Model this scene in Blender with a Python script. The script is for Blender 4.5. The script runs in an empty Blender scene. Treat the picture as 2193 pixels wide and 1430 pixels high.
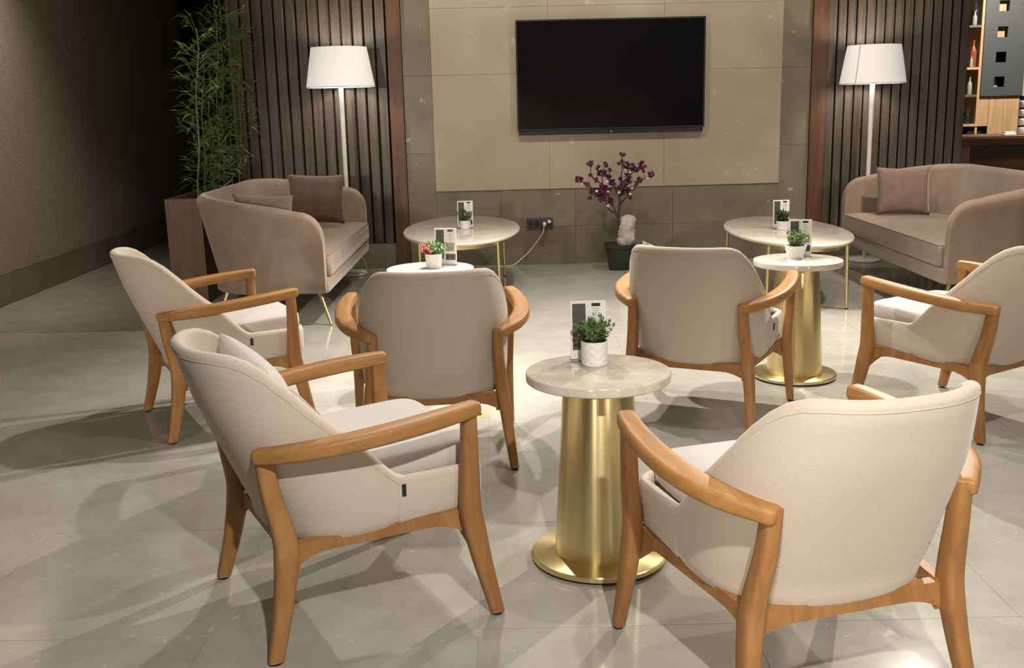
import bpy, bmesh, math, random
from mathutils import Vector, Matrix, noise
random.seed(7)
PI = math.pi
S = bpy.context.scene
COL = S.collection

# ------------------------------------------------------------------ camera, world, lights, exposure
CAM_H, CAM_F, CAM_P, CAM_R = 1.305, 2238.81, 0.2166, -0.0242
FW = Vector((0, math.cos(CAM_P), -math.sin(CAM_P)))
_rt = Vector((1, 0, 0)); _up = _rt.cross(FW)
RT = math.cos(CAM_R)*_rt + math.sin(CAM_R)*_up
UP = -math.sin(CAM_R)*_rt + math.cos(CAM_R)*_up
cd = bpy.data.cameras.new('camera'); cam = bpy.data.objects.new('camera', cd); COL.objects.link(cam)
cam.matrix_world = Matrix(((RT.x, UP.x, -FW.x, 0), (RT.y, UP.y, -FW.y, 0), (RT.z, UP.z, -FW.z, CAM_H), (0, 0, 0, 1)))
cd.sensor_fit = 'HORIZONTAL'; cd.sensor_width = 36; cd.lens = 36*CAM_F/2193; cd.clip_start = 0.05
S.camera = cam

w = bpy.data.worlds.new('world'); S.world = w; w.use_nodes = True
bg = w.node_tree.nodes['Background']; bg.inputs[0].default_value = (1.0, 0.86, 0.7, 1); bg.inputs[1].default_value = 0.05

S.view_settings.view_transform = 'Standard'; S.view_settings.look = 'None'
S.view_settings.gamma = 1; S.view_settings.use_curve_mapping = False
S.view_settings.exposure = 0.08
S.cycles.use_denoising = True
S.cycles.max_bounces = 8
S.cycles.sample_clamp_indirect = 6

WARM = (1.0, 0.91, 0.79); NEUT = (1.0, 0.955, 0.90)
def spot(x, y, watts, cone=110, tx=None, ty=None, z=2.86, r=0.05, col=WARM, blend=0.7, tz=0.0):
    l = bpy.data.lights.new('downlight_or_fill', 'SPOT'); l.energy = watts; l.color = col  # ceiling downlights, plus the added fill spots behind the camera
    l.spot_size = math.radians(cone); l.spot_blend = blend; l.shadow_soft_size = r
    o = bpy.data.objects.new('downlight_or_fill', l); COL.objects.link(o); o.location = (x, y, z)
    d = Vector(((tx if tx is not None else x)-x, (ty if ty is not None else y)-y, tz-z))
    o.rotation_euler = d.to_track_quat('-Z', 'Y').to_euler()
    return o
spot(2.6, 6.2, 580, 100, 0.2, 4.0, r=.025, blend=.5)            # throws the long shadow of the left chairs
spot(-0.38, 5.0, 170, 104, -0.2, 4.2, r=.035, col=NEUT, blend=.6)
spot(-0.38, 5.0, 340, 34, -0.40, 4.85, col=NEUT)                # over the small table on the left
spot(0.35, 5.75, 420, 96, 0.45, 5.7, col=NEUT)                  # middle of the seating group
spot(0.55, 3.5, 60, 112, 0.5, 3.0, r=.03, col=NEUT)             # over the nearest table
spot(0.5, -0.3, 430, 53, 0.05, 2.05, r=.04, col=NEUT, blend=.8)         # just in front of the camera
spot(3.0, 5.9, 220, 84, 3.0, 6.8)                               # right sofa
spot(2.6, 3.2, 160, 92, 2.5, 2.6, col=NEUT)
spot(2.9, -2.6, 170, 42, 0.45, 2.3, z=2.3, r=.25, tz=.5)        # unseen fill standing in for lobby light, added for the near chairs
spot(-1.2, -2.6, 620, 18, 0.88, 2.3, z=2.2, r=.25, tz=.55)  # added fill beam on the near right armchair's back
spot(3.2, -2.6, 400, 26, 3.2, 6.1, z=2.5, r=.25, tz=.5)  # added fill beam for the right sofa's near arm
spot(-3.2, -2.6, 720, 25, -1.95, 3.5, z=1.6, r=.2, tz=.75)  # added low fill beam, brightens the left armchairs' backs
spot(0.3, -1.6, 300, 92, 0.3, -1.9)  # unseen fill added for brass reflections and bounce
spot(2.4, -1.5, 120, 90, 2.4, -1.9)  # another added fill behind the camera, for bounce
spot(-2.85, 6.7, 130, 105, -3.9, 6.9, tz=1.7)                   # left wall
spot(-2.0, 6.6, 50, 80, -2.25, 7.9)
spot(0.0, 6.7, 78, 100, 0.0, 8.9, tz=.9)                        # stone wall
spot(1.7, 6.7, 78, 100, 1.7, 8.9, tz=.9)
spot(4.9, 8.95, 400, 100, 4.9, 11.5)                            # bar

# ------------------------------------------------------------------ helpers
def at(u, v, Y):
    d = FW + RT*((u-1096.5)/CAM_F) - UP*((v-715)/CAM_F)
    return Vector((0, 0, CAM_H)) + d*(Y/d.y)

def tag(o, label, cat, group=None):
    o['label'] = label; o['category'] = cat
    if group: o['group'] = group
    return o
def thing(name, label, cat, loc=(0, 0, 0), rz=0.0, group=None):
    o = bpy.data.objects.new(name, None); COL.objects.link(o); o.empty_display_size = 0.1
    o.location = loc; o.rotation_euler = (0, 0, rz)
    return tag(o, label, cat, group)
def link(name, me, mat, parent=None, loc=None, rot=None, scale=None):
    o = bpy.data.objects.new(name, me); COL.objects.link(o)
    if mat is not None and not me.materials: me.materials.append(mat)
    if parent is not None: o.parent = parent
    if loc is not None: o.location = loc
    if rot is not None: o.rotation_euler = rot
    if scale is not None: o.scale = scale
    return o
def struct(o): o['kind'] = 'structure'; return o
def fin(bm, smooth=True, ang=38):
    bmesh.ops.recalc_face_normals(bm, faces=bm.faces[:])
    for f in bm.faces: f.smooth = smooth
    if smooth:
        a = math.radians(ang)
        for e in bm.edges:
            if len(e.link_faces) == 2 and e.calc_face_angle(0) > a: e.smooth = False
    me = bpy.data.meshes.new('m'); bm.to_mesh(me); bm.free(); return me
def boxm(x0, x1, y0, y1, z0, z1, bev=0.0, seg=2):
    bm = bmesh.new()
    add_box(bm, x0, x1, y0, y1, z0, z1)
    if bev > 0:
        bmesh.ops.bevel(bm, geom=bm.edges[:], offset=bev, segments=seg, profile=0.5, affect='EDGES')
    return fin(bm)
def add_box(bm, x0, x1, y0, y1, z0, z1):
    vs = [bm.verts.new((x, y, z)) for x in (x0, x1) for y in (y0, y1) for z in (z0, z1)]
    for f in ((0,1,3,2), (4,6,7,5), (0,4,5,1), (2,3,7,6), (0,2,6,4), (1,5,7,3)): bm.faces.new([vs[i] for i in f])
def add_loft(bm, rings, cap=True, closed=True):
    R = [[bm.verts.new(p) for p in r] for r in rings]; n = len(R[0])
    for a, b in zip(R[:-1], R[1:]):
        for i in range(n if closed else n-1):
            j = (i+1) % n
            bm.faces.new((a[i], a[j], b[j], b[i]))
    if cap:
        bm.faces.new(R[0]); bm.faces.new(R[-1])
    return R
def loftm(rings, cap=True, ang=38):
    bm = bmesh.new(); add_loft(bm, rings, cap); return fin(bm, ang=ang)
def lathe_rings(prof, n, cx=0, cy=0, sx=1, sy=1):
    return [[(cx+sx*r*math.cos(2*PI*k/n), cy+sy*r*math.sin(2*PI*k/n), z) for k in range(n)] for r, z in prof]
def lathem(prof, n=48, sx=1, sy=1, ang=38): return loftm(lathe_rings(prof, n, 0, 0, sx, sy), ang=ang)
def spow(a, p): return math.copysign(abs(a)**p, a)
def sect(n, e): return [(spow(math.cos(2*PI*(k+.5)/n), e), spow(math.sin(2*PI*(k+.5)/n), e)) for k in range(n)]
def sweep_rings(pts, W, Hh, n=16, e=0.45, roundcap=0.0):
    """rounded-rectangle section swept along pts, flat side up"""
    pts = [Vector(p) for p in pts]; rings = []; N = len(pts); sc = sect(n, e)
    for i, p in enumerate(pts):
        t = (pts[min(i+1, N-1)]-pts[max(i-1, 0)]).normalized()
        side = t.cross(Vector((0, 0, 1))).normalized(); up = side.cross(t)
        rings.append((p, side, up, t, W[i]/2, Hh[i]/2))
    out = []
    def ring(r, k, off): p, s, u, t, a, b = r; return [p+t*off+s*(a*k*c)+u*(b*k*d) for c, d in sc]
    if roundcap: out += [ring(rings[0], .62, -roundcap), ring(rings[0], .86, -roundcap*.72), ring(rings[0], .97, -roundcap*.3)]
    out += [ring(r, 1, 0) for r in rings]
    if roundcap: out += [ring(rings[-1], .97, roundcap*.3), ring(rings[-1], .86, roundcap*.72), ring(rings[-1], .62, roundcap)]
    return out
def smooth_path(pts, vals, k=4):
    """Catmull-Rom through pts (and through the tuples in vals)"""
    P = [Vector(p) for p in pts]; out = []; vo = [[] for _ in vals]; N = len(P)
    def cr(a, b, c, d, t): return 0.5*((2*b)+(c-a)*t+(2*a-5*b+4*c-d)*t*t+(3*b-a-3*c+d)*t**3)
    for i in range(N-1):
        ii = (max(i-1, 0), i, i+1, min(i+2, N-1))
        for s in range(k):
            t = s/k; out.append(cr(*[P[q] for q in ii], t))
            for j, v in enumerate(vals): vo[j].append(cr(*[v[q] for q in ii], t))
    out.append(P[-1])
    for j, v in enumerate(vals): vo[j].append(v[-1])
    return (out, *vo)
def tube_rings(pts, r, n=8):
    pts = [Vector(p) for p in pts]; out = []; N = len(pts)
    t0 = (pts[1]-pts[0]).normalized(); ref = Vector((0, 0, 1)) if abs(t0.z) < .9 else Vector((1, 0, 0))
    s = t0.cross(ref).normalized()
    for i, p in enumerate(pts):
        t = (pts[min(i+1, N-1)]-pts[max(i-1, 0)]).normalized()
        s = (s-t*s.dot(t)).normalized(); u = t.cross(s); rr = r[i] if isinstance(r, (list, tuple)) else r
        out.append([p+(s*math.cos(2*PI*k/n)+u*math.sin(2*PI*k/n))*rr for k in range(n)])
    return out
def tubem(pts, r, n=8): return loftm(tube_rings(pts, r, n))
def superell(a, b, c, e1, e2, nu=28, nv=14):
    rings = []
    for i in range(nv+1):
        et = -PI/2+PI*i/nv; et = max(min(et, PI/2-1e-3), -PI/2+1e-3)
        rings.append([(a*spow(math.cos(et), e1)*spow(math.cos(2*PI*k/nu), e2), b*spow(math.cos(et), e1)*spow(math.sin(2*PI*k/nu), e2), c*spow(math.sin(et), e1)) for k in range(nu)])
    return rings
def lerp(a, b, t): return a+(b-a)*t
def interp(x, tab):
    if x <= tab[0][0]: return tab[0][1]
    for (a, b), (c, d) in zip(tab[:-1], tab[1:]):
        if x <= c: return b+(d-b)*(x-a)/(c-a)
    return tab[-1][1]
def copy_tree(o, parent=None):
    c = o.copy(); COL.objects.link(c); c.parent = parent
    for ch in [q for q in o.children]: copy_tree(ch, c)
    return c

# ------------------------------------------------------------------ materials
def new_mat(name):
    m = bpy.data.materials.new(name); m.use_nodes = True
    nt = m.node_tree; return m, nt, nt.nodes, nt.links, nt.nodes['Principled BSDF']
def plain(name, col, rough=0.5, metal=0.0, spec=0.5, **kw):
    m, nt, N, L, b = new_mat(name)
    b.inputs['Base Color'].default_value = (*col, 1); b.inputs['Roughness'].default_value = rough
    b.inputs['Metallic'].default_value = metal; b.inputs['Specular IOR Level'].default_value = spec
    for k, v in kw.items(): b.inputs[k.replace('_', ' ')].default_value = v
    return m
def noisy(name, c1, c2, scale, rough=(.5, .5), stretch=(1, 1, 1), detail=6, bump=0, bscale=None, coord='Object', ramp=(.3, .7), spec=.5, sheen=0, dist=0.0, extra=None, nrough=.5):
    m, nt, N, L, b = new_mat(name)
    tc = N.new('ShaderNodeTexCoord'); mp = N.new('ShaderNodeMapping'); mp.inputs['Scale'].default_value = stretch
    if coord == 'World':
        g = N.new('ShaderNodeNewGeometry'); L.new(g.outputs['Position'], mp.inputs['Vector'])
    else: L.new(tc.outputs[coord], mp.inputs['Vector'])
    n = N.new('ShaderNodeTexNoise'); n.inputs['Scale'].default_value = scale; n.inputs['Detail'].default_value = detail; n.inputs['Distortion'].default_value = dist; n.inputs['Roughness'].default_value = nrough
    L.new(mp.outputs[0], n.inputs['Vector'])
    r = N.new('ShaderNodeValToRGB'); r.color_ramp.elements[0].position = ramp[0]; r.color_ramp.elements[1].position = ramp[1]
    r.color_ramp.elements[0].color = (*c1, 1); r.color_ramp.elements[1].color = (*c2, 1)
    L.new(n.outputs['Fac'], r.inputs[0]); out = r.outputs[0]
    if extra: out = extra(N, L, mp.outputs[0], out)
    L.new(out, b.inputs['Base Color'])
    mr = N.new('ShaderNodeMapRange'); mr.inputs[3].default_value = rough[0]; mr.inputs[4].default_value = rough[1]
    L.new(n.outputs['Fac'], mr.inputs[0]); L.new(mr.outputs[0], b.inputs['Roughness'])
    b.inputs['Specular IOR Level'].default_value = spec
    if sheen: b.inputs['Sheen Weight'].default_value = sheen; b.inputs['Sheen Roughness'].default_value = .4
    if bump:
        n2 = n
        if bscale:
            n2 = N.new('ShaderNodeTexNoise'); n2.inputs['Scale'].default_value = bscale; n2.inputs['Detail'].default_value = 3; L.new(mp.outputs[0], n2.inputs['Vector'])
        bp = N.new('ShaderNodeBump'); bp.inputs['Strength'].default_value = bump; bp.inputs['Distance'].default_value = .003
        L.new(n2.outputs['Fac'], bp.inputs['Height']); L.new(bp.outputs[0], b.inputs['Normal'])
    return m
def mixcol(N, L, fac, a, bcol, mode='MIX'):
    x = N.new('ShaderNodeMix'); x.data_type = 'RGBA'; x.blend_type = mode
    if isinstance(fac, (int, float)): x.inputs['Factor'].default_value = fac
    else: L.new(fac, x.inputs['Factor'])
    L.new(a, x.inputs[6])
    if isinstance(bcol, tuple): x.inputs[7].default_value = (*bcol, 1)
    else: L.new(bcol, x.inputs[7])
    return x.outputs[2]
def flecks(scale, thr, col, amt=1.0):
    def f(N, L, vec, out):
        n = N.new('ShaderNodeTexNoise'); n.inputs['Scale'].default_value = scale; n.inputs['Detail'].default_value = 2; L.new(vec, n.inputs['Vector'])
        r = N.new('ShaderNodeValToRGB'); r.color_ramp.elements[0].position = thr; r.color_ramp.elements[1].position = thr+.05
        r.color_ramp.elements[0].color = (0, 0, 0, 1); r.color_ramp.elements[1].color = (amt, amt, amt, 1)
        L.new(n.outputs['Fac'], r.inputs[0])
        return mixcol(N, L, r.outputs[0], out, col)
    return f
def stone_extra(scale, thr, col, amt, var=0.06):
    fl = flecks(scale, thr, col, amt)
    def f(N, L, vec, out):
        o = fl(N, L, vec, out)
        oi = N.new('ShaderNodeObjectInfo'); mr = N.new('ShaderNodeMapRange'); mr.inputs[3].default_value = 1-var; mr.inputs[4].default_value = 1+var
        L.new(oi.outputs['Random'], mr.inputs[0])
        hv = N.new('ShaderNodeHueSaturation'); L.new(mr.outputs[0], hv.inputs['Value']); L.new(o, hv.inputs['Color'])
        return hv.outputs[0]
    return f
M = {}
M['floor'] = noisy('polished limestone', (.30, .283, .243), (.42, .402, .356), 4.0, (.07, .15), detail=14, coord='World', ramp=(.27, .73), dist=.12, nrough=.66, extra=stone_extra(34, .685, (.56, .54, .48), .45, .03))
M['panel_stone'] = noisy('beige wall marble', (.37, .305, .23), (.46, .39, .305), 1.6, (.28, .42), detail=8, coord='World', dist=.8, extra=stone_extra(9, .71, (.58, .52, .44), .6, .03))
M['border_stone'] = noisy('olive wall marble', (.15, .128, .088), (.225, .195, .142), 2.2, (.25, .4), detail=8, coord='World', dist=.8, extra=stone_extra(11, .71, (.5, .45, .36), .6, .05))
M['grout'] = plain('grout', (.25, .215, .155), .8)
M['wallpaper'] = noisy('woven wallpaper', (.24, .205, .165), (.33, .285, .23), 60, (.75, .9), stretch=(1, .35, 1.6), detail=4, bump=.5, bscale=90, coord='World', spec=.2)
M['base_stone'] = noisy('baseboard stone', (.15, .125, .09), (.2, .17, .125), 5, (.4, .5), coord='World')
M['dark_wall'] = plain('dark corridor wall', (.012, .011, .01), .7)
M['ceiling'] = plain('ceiling paint', (.55, .5, .44), .9)
M['far_wall'] = plain('room wall paint', (.30, .255, .20), .85)
def slatwood(name, c1, c2, rough):
    return noisy(name, c1, c2, 14, rough, stretch=(3, 3, .12), detail=7, bump=.15, spec=.5, coord='World')
M['slat'] = slatwood('dark oiled slat wood', (.046, .034, .026), (.108, .081, .060), (.3, .45))
M['edge_wood'] = slatwood('reddish edge wood', (.075, .033, .018), (.145, .063, .031), (.35, .5))
M['slat_back'] = plain('slat backing', (.018, .013, .010), .8)
M['chair_wood'] = noisy('beech wood', (.265, .118, .038), (.375, .185, .063), 16, (.46, .56), stretch=(1.6, 1.6, .35), detail=8, bump=.05, dist=1.2, spec=.35)
M['arm_wood'] = noisy('beech arm wood', (.295, .135, .039), (.41, .21, .068), 16, (.44, .54), stretch=(1.8, .3, 1.8), detail=8, bump=.04, dist=1.2, spec=.35)
M['linen'] = noisy('beige linen', (.50, .425, .345), (.585, .505, .42), 620, (.85, .95), detail=2, bump=.18, spec=.2, sheen=.25)
M['linen_seat'] = noisy('pale linen', (.52, .475, .44), (.58, .535, .50), 620, (.85, .95), detail=2, bump=.18, spec=.2, sheen=.25)
M['sofa'] = noisy('taupe velvet', (.265, .19, .145), (.325, .24, .185), 12, (.75, .9), detail=6, bump=.2, bscale=300, spec=.2, sheen=.45)
M['pillow_brown'] = noisy('brown velvet', (.135, .083, .064), (.175, .11, .086), 14, (.75, .9), bump=.25, bscale=300, spec=.2, sheen=.4)
M['pillow_taupe'] = noisy('taupe pillow velvet', (.20, .135, .105), (.25, .172, .135), 14, (.75, .9), bump=.25, bscale=300, spec=.2, sheen=.4)
M['pillow_pale'] = noisy('pale pink linen', (.56, .48, .44), (.63, .55, .51), 200, (.85, .95), bump=.3, spec=.2, sheen=.2)
M['black_tag'] = plain('black tag', (.012, .012, .02), .6)
M['rubber'] = plain('black glide', (.015, .013, .012), .7)
def brass(name, col, rough, aniso):
    m, nt, N, L, b = new_mat(name)
    b.inputs['Base Color'].default_value = (*col, 1); b.inputs['Metallic'].default_value = 1; b.inputs['Roughness'].default_value = rough
    if aniso:
        b.inputs['Anisotropic'].default_value = aniso; b.inputs['Anisotropic Rotation'].default_value = .25
        t = N.new('ShaderNodeTangent'); t.direction_type = 'RADIAL'; t.axis = 'Z'; L.new(t.outputs[0], b.inputs['Tangent'])
    return m
M['brass'] = brass('brushed brass', (.82, .69, .37), .30, .8)
M['brass_leg'] = brass('satin brass', (.76, .63, .33), .32, 0)
M['table_stone'] = noisy('beige tabletop marble', (.47, .42, .34), (.60, .55, .47), 11, (.08, .16), detail=9, coord='World', dist=1.0, extra=flecks(60, .63, (.68, .63, .55), .6))
M['pale_stone'] = noisy('pale tabletop marble', (.50, .45, .38), (.60, .55, .47), 5, (.07, .13), detail=8, coord='World', dist=1.0)
M['white'] = plain('white metal', (.78, .77, .76), .4)
M['white_card'] = plain('white card', (.82, .80, .78), .5)
M['dark_print'] = noisy('dark print', (.05, .045, .042), (.10, .092, .086), 40, (.5, .6))
M['black_print'] = plain('black print', (.018, .016, .015), .5)
M['grey_print'] = noisy('grey photo print', (.22, .2, .18), (.42, .39, .36), 60, (.5, .6))
M['text_print'] = plain('grey lettering', (.38, .36, .34), .6)
M['red_print'] = plain('red lettering', (.45, .16, .12), .6)
M['acrylic'] = plain('clear acrylic', (.98, .98, .98), .03, Transmission_Weight=1.0, IOR=1.3)
M['ceramic'] = noisy('white ceramic', (.72, .70, .67), (.80, .785, .76), 8, (.35, .45))
M['soil'] = plain('dark soil', (.02, .016, .012), .95)
def leafmat(name, c1, c2): return noisy(name, c1, c2, 30, (.45, .6), coord='World', ramp=(.35, .65))
M['leaf'] = leafmat('green leaf', (.045, .10, .022), (.15, .26, .065))
M['leaf_light'] = leafmat('light green leaf', (.09, .17, .05), (.26, .37, .14))
M['leaf_dark'] = leafmat('dark green leaf', (.018, .035, .012), (.05, .08, .03))
M['leaf_red'] = leafmat('russet leaf', (.28, .09, .045), (.48, .2, .11))
M['leaf_bamboo'] = leafmat('bamboo leaf', (.07, .14, .035), (.17, .27, .08))
M['culm'] = leafmat('bamboo cane', (.12, .115, .04), (.24, .215, .10))
M['bark'] = noisy('dark bark', (.045, .026, .018), (.09, .055, .038), 40, (.7, .85), bump=.5)
M['blossom'] = noisy('purple blossom', (.12, .016, .065), (.23, .04, .13), 60, (.6, .75), coord='World')
M['white_bud'] = plain('white bud', (.75, .7, .64), .6)
M['pot_green'] = plain('dark green pot', (.022, .03, .024), .55)
M['bag'] = plain('thin plastic bag', (.80, .76, .76), .35, Transmission_Weight=.35, IOR=1.1)
M['tv_body'] = plain('tv black plastic', (.012, .012, .014), .35)
M['tv_screen'] = plain('tv glass', (.006, .006, .007), .06, spec=.45)
M['logo'] = plain('silver mark', (.7, .7, .7), .3, 1.0)
M['plate'] = plain('grey outlet plate', (.075, .067, .065), .4)
M['plate_dark'] = plain('dark socket', (.035, .032, .034), .45)
M['cord'] = plain('white cord', (.66, .60, .52), .5)
M['planter'] = noisy('red brown veneer', (.105, .048, .030), (.16, .078, .048), 10, (.4, .5), stretch=(3, 3, .25), detail=7, coord='World')
M['planter_in'] = plain('planter inside', (.02, .017, .014), .9)
M['pebble'] = noisy('white pebble', (.55, .53, .5), (.72, .7, .66), 20, (.6, .7))
M['oak'] = noisy('light oak', (.38, .235, .12), (.52, .34, .19), 8, (.4, .5), stretch=(4, 4, .3), detail=7, coord='World')
M['grey_panel'] = plain('blue grey lacquer', (.05, .056, .058), .5)
M['dark_shelf'] = plain('dark shelf board', (.10, .09, .08), .5)
M['niche'] = plain('dark niche', (.03, .02, .015), .7)
M['counter'] = noisy('mahogany panel', (.045, .019, .012), (.07, .031, .02), 8, (.35, .45), stretch=(.3, 3, 3), coord='World')
M['counter_edge'] = noisy('mahogany edge', (.10, .047, .026), (.15, .07, .04), 8, (.35, .45), stretch=(.3, 3, 3), coord='World')
M['glass_dark'] = plain('dark bottle glass', (.02, .025, .022), .08, spec=.6)
M['glass_amber'] = plain('amber bottle glass', (.22, .07, .03), .1, spec=.6)
M['glass_pale'] = plain('pale bottle glass', (.30, .30, .28), .1, spec=.6)
M['sticker'] = plain('orange vinyl', (.85, .28, .11), .5)
M['sticker_dark'] = plain('brown vinyl print', (.22, .075, .025), .5)
def shade_mat():
    m, nt, N, L, b = new_mat('lit lamp shade fabric')
    b.inputs['Base Color'].default_value = (.8, .78, .76, 1); b.inputs['Roughness'].default_value = .9
    b.inputs['Emission Color'].default_value = (1, .945, .92, 1); b.inputs['Emission Strength'].default_value = .36
    return m
M['shade'] = shade_mat()
M['shade_seam'] = plain('shade seam', (.5, .47, .45), .9)

# ------------------------------------------------------------------ room shell
PSI, YW = 0.0219, 8.6012
XL = -3.585
# floor: slab with large polished tiles laid on it
fl = struct(link('floor', boxm(XL, 6.6, -3.0, 12.0, -.08, -.0012), M['floor']))
T = .6895; tile = boxm(.0007, T-.0007, .0007, T-.0007, -.0012, 0, .0004, 1)
x = -.103-6*T+.0
k = 0
xs = [-.103+T*i for i in range(-6, 10)]
for x in xs:
    for j in range(15):
        y = 1.75+T*j
        x0 = max(x, XL); me = tile
        if x < XL: continue
        link('tile', me, M['floor'], fl, (x, y, 0))
struct(link('wall_left', boxm(XL-.12, XL, -3.0, 12.0, 0, 3.0), M['wallpaper']))
struct(link('baseboard_left', boxm(XL, XL+.018, -3.0, 11.9, 0, .225, .003, 1), M['base_stone']))
struct(link('wall_far', boxm(XL, 6.6, 12.0, 12.1, 0, 3.0), M['dark_wall']))
struct(link('wall_right', boxm(6.6, 6.7, -3.0, 12.0, 0, 3.0), M['far_wall']))
struct(link('wall_front', boxm(XL, 6.6, -3.1, -3.0, 0, 3.0), M['far_wall']))
struct(link('ceiling', boxm(XL, 6.6, -3.0, 12.0, 3.0, 3.1), M['ceiling']))

# back wall in its own frame: x along the wall, y = 0 its face, the room at y < 0
wb = struct(link('wall_back', boxm(-2.20, 3.735, .06, .28, 0, 3.0), M['grout']))
wb.location = (0, YW, 0); wb.rotation_euler = (0, 0, PSI)
g_ = .0007
def stone(x0, x1, z0, z1, mat, proud=0.0, name='stone_slab'):
    link(name, boxm(x0+g_, x1-g_, -proud, .06, z0+g_, z1-g_, .0006, 1), mat, wb)
PL, PR, PZ = -.5914, 2.218, .6201
for z0, z1 in ((0, .31), (.31, .926), (.926, 1.539), (1.539, 2.15), (2.15, 3.0)):
    stone(-.82, PL, z0, z1, M['border_stone'])
    stone(PR, 2.455, z0, z1, M['border_stone'])
bx = [PL, -.06, .545, 1.35, PR]
for a, b in zip(bx[:-1], bx[1:]):
    stone(a, b, 0, .31, M['border_stone']); stone(a, b, .31, PZ, M['border_stone'])
px_ = [PL, .34, 1.27, PR]
for a, b in zip(px_[:-1], px_[1:]):
    for z0, z1 in ((PZ, 1.539), (1.539, 2.05), (2.05, 3.0)): stone(a, b, z0, z1, M['panel_stone'], .012, 'panel_slab')
# plinth under the slats
for a, b in ((-2.20, -1.5), (-1.5, -.935), (2.58, 3.2), (3.2, 3.735)): stone(a, b, 0, .205, M['border_stone'], name='plinth_slab')

def slat_screen(name, x0, x1, edge0, edge1, n):
    r = struct(link(name, boxm(x0, x1, .045, .06, .205, 3.0), M['slat_back'])); r.location = wb.location; r.rotation_euler = wb.rotation_euler
    p = (x1-x0)/n
    sl = boxm(-p*.415, p*.415, -.020, .020, .207, 2.995, .003, 1)
    for i in range(n):
        link('slat', sl, M['slat'], r, (x0+p*(i+.5), .026, 0), (0, 0, -.13))
    link('edge_board', boxm(edge0, edge1, -.022, .06, 0, 3.0, .003, 1), M['edge_wood'], r)
    return r
slat_screen('trim_1', -2.17, -.94, -.935, -.822, 14)
slat_screen('trim_2', 2.585, 3.735, 2.457, 2.582, 15)

# ------------------------------------------------------------------ armchair
def shell_w(z): return interp(z, [(.255, .262), (.30, .272), (.36, .277), (.56, .275), (.66, .262), (.73, .246), (.77, .238)])
def shell_yb(z): return interp(z, [(.255, -.267), (.486, -.364), (.603, -.412), (.77, -.462)])
def shell_plan(u, z, off=0.0):
    """u in -1..1 round the tub; off = inward offset"""
    w_, yb, D, n = shell_w(z)-off, shell_yb(z)+off, .26-off*.4, 2.5
    a = abs(u); s = 1 if u >= 0 else -1
    if a <= .72:
        ph = a/.72*PI/2
        return (s*w_*math.sin(ph)**(2/n), yb+D*(1-max(math.cos(ph), 0)**(2/n)))
    t = (a-.72)/.28
    return (s*w_, lerp(yb+D, .022, t))
RIM = [(0, .757), (.30, .757), (.40, .752), (.47, .738), (.53, .712), (.60, .662), (.66, .604), (.72, .538), (.79, .484), (.85, .449), (.90, .429), (.95, .416), (1, .412)]
def make_shell():
    bm = bmesh.new(); nu = 72; cols = []
    th = .030
    for i in range(nu+1):
        u = -1+2*i/nu; zr = interp(abs(u), RIM); a = abs(u)
        zb = interp(a, [(0, .256), (.45, .256), (.72, .266), (.88, .274), (1, .284)]); col = []
        for sc_, dz in ((.55, .0), (.8, .0), (.92, .004), (.975, .018)):     # underside, tucked in
            x, y = shell_plan(u, zb+.05); yc = -.06
            col.append((x*sc_, yc+(y-yc)*sc_ if y < yc else y, zb+dz))
        z0 = zb+.042; z1 = zr-th/2
        for k in range(11):
            z = lerp(z0, z1, k/10); x, y = shell_plan(u, z); col.append((x, y, z))
        for k in range(1, 8):                                               # rolled rim
            an = PI*k/8; off = th/2*(1-math.cos(an)); x, y = shell_plan(u, z1, off); col.append((x, y, z1+th/2*math.sin(an)))
        for k in range(9):
            z = lerp(z1, .34, k/8); x, y = shell_plan(u, z, th); col.append((x, y, z))
        cols.append([bm.verts.new(c) for c in col])
    for a, b in zip(cols[:-1], cols[1:]):
        for k in range(len(a)-1): bm.faces.new((a[k], b[k], b[k+1], a[k+1]))
        bm.faces.new((a[-1], b[-1], b[0], a[0]))
    bm.faces.new(cols[0]); bm.faces.new(cols[-1])
    return fin(bm, ang=60)
def rounded_plan(hx, y0, y1, r, n=6):
    pts = []
    for cx, cy, a0 in ((hx-r, y1-r, 0), (-hx+r, y1-r, PI/2), (-hx+.01, y0+.01, PI), (hx-.01, y0+.01, 3*PI/2)):
        rr = r if cy > .1 else .01
        for k in range(n+1):
            an = a0+PI/2*k/n; pts.append((cx+rr*math.cos(an), cy+rr*math.sin(an)))
    return pts
def make_seat_base():
    P = rounded_plan(.2772, .0, .252, .06); rings = []
    cy = .13
    for s, z in ((.90, .283), (.965, .2855), (.985, .297), (.997, .322), (1, .35), (1, .395), (.985, .407), (.955, .412), (.925, .408), (.905, .395), (.90, .372), (.5, .370)):
        rings.append([(x*s, cy+(y-cy)*s if y > cy else (y if s > .6 else cy+(y-cy)*s), z+(.010*max(0, (y-.05)/.2) if z < .30 else 0)) for x, y in P])
    return loftm(rings, ang=60)
def make_cushion():
    rings = superell(.236, .270, .042, .30, .20, 48, 16); out = []
    for r in rings:
        q = []
        for x, y, z in r:
            d = (1-(x/.236)**2)*(1-(y/.270)**2); z2 = z*(1+.22*max(d, 0))
            yy = y-.018; zz = .416+z2+.05*(yy+.02)
            sx = 1-.10*max(0, -yy/.27)**2
            q.append((x*sx, yy, zz))
        out.append(q)
    return loftm(out, ang=50)
def leg_rings(tab, n=16, e=.55):
    zs, X, Y, A, B = zip(*tab)
    P, a, b = smooth_path([(x, y, z) for z, x, y in zip(zs, X, Y)], (list(A), list(B)), 5)
    sc = sect(n, e)
    return [[(p.x+c*aa/2, p.y+d*bb/2, p.z) for c, d in sc] for p, aa, bb in zip(P, a, b)]
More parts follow.
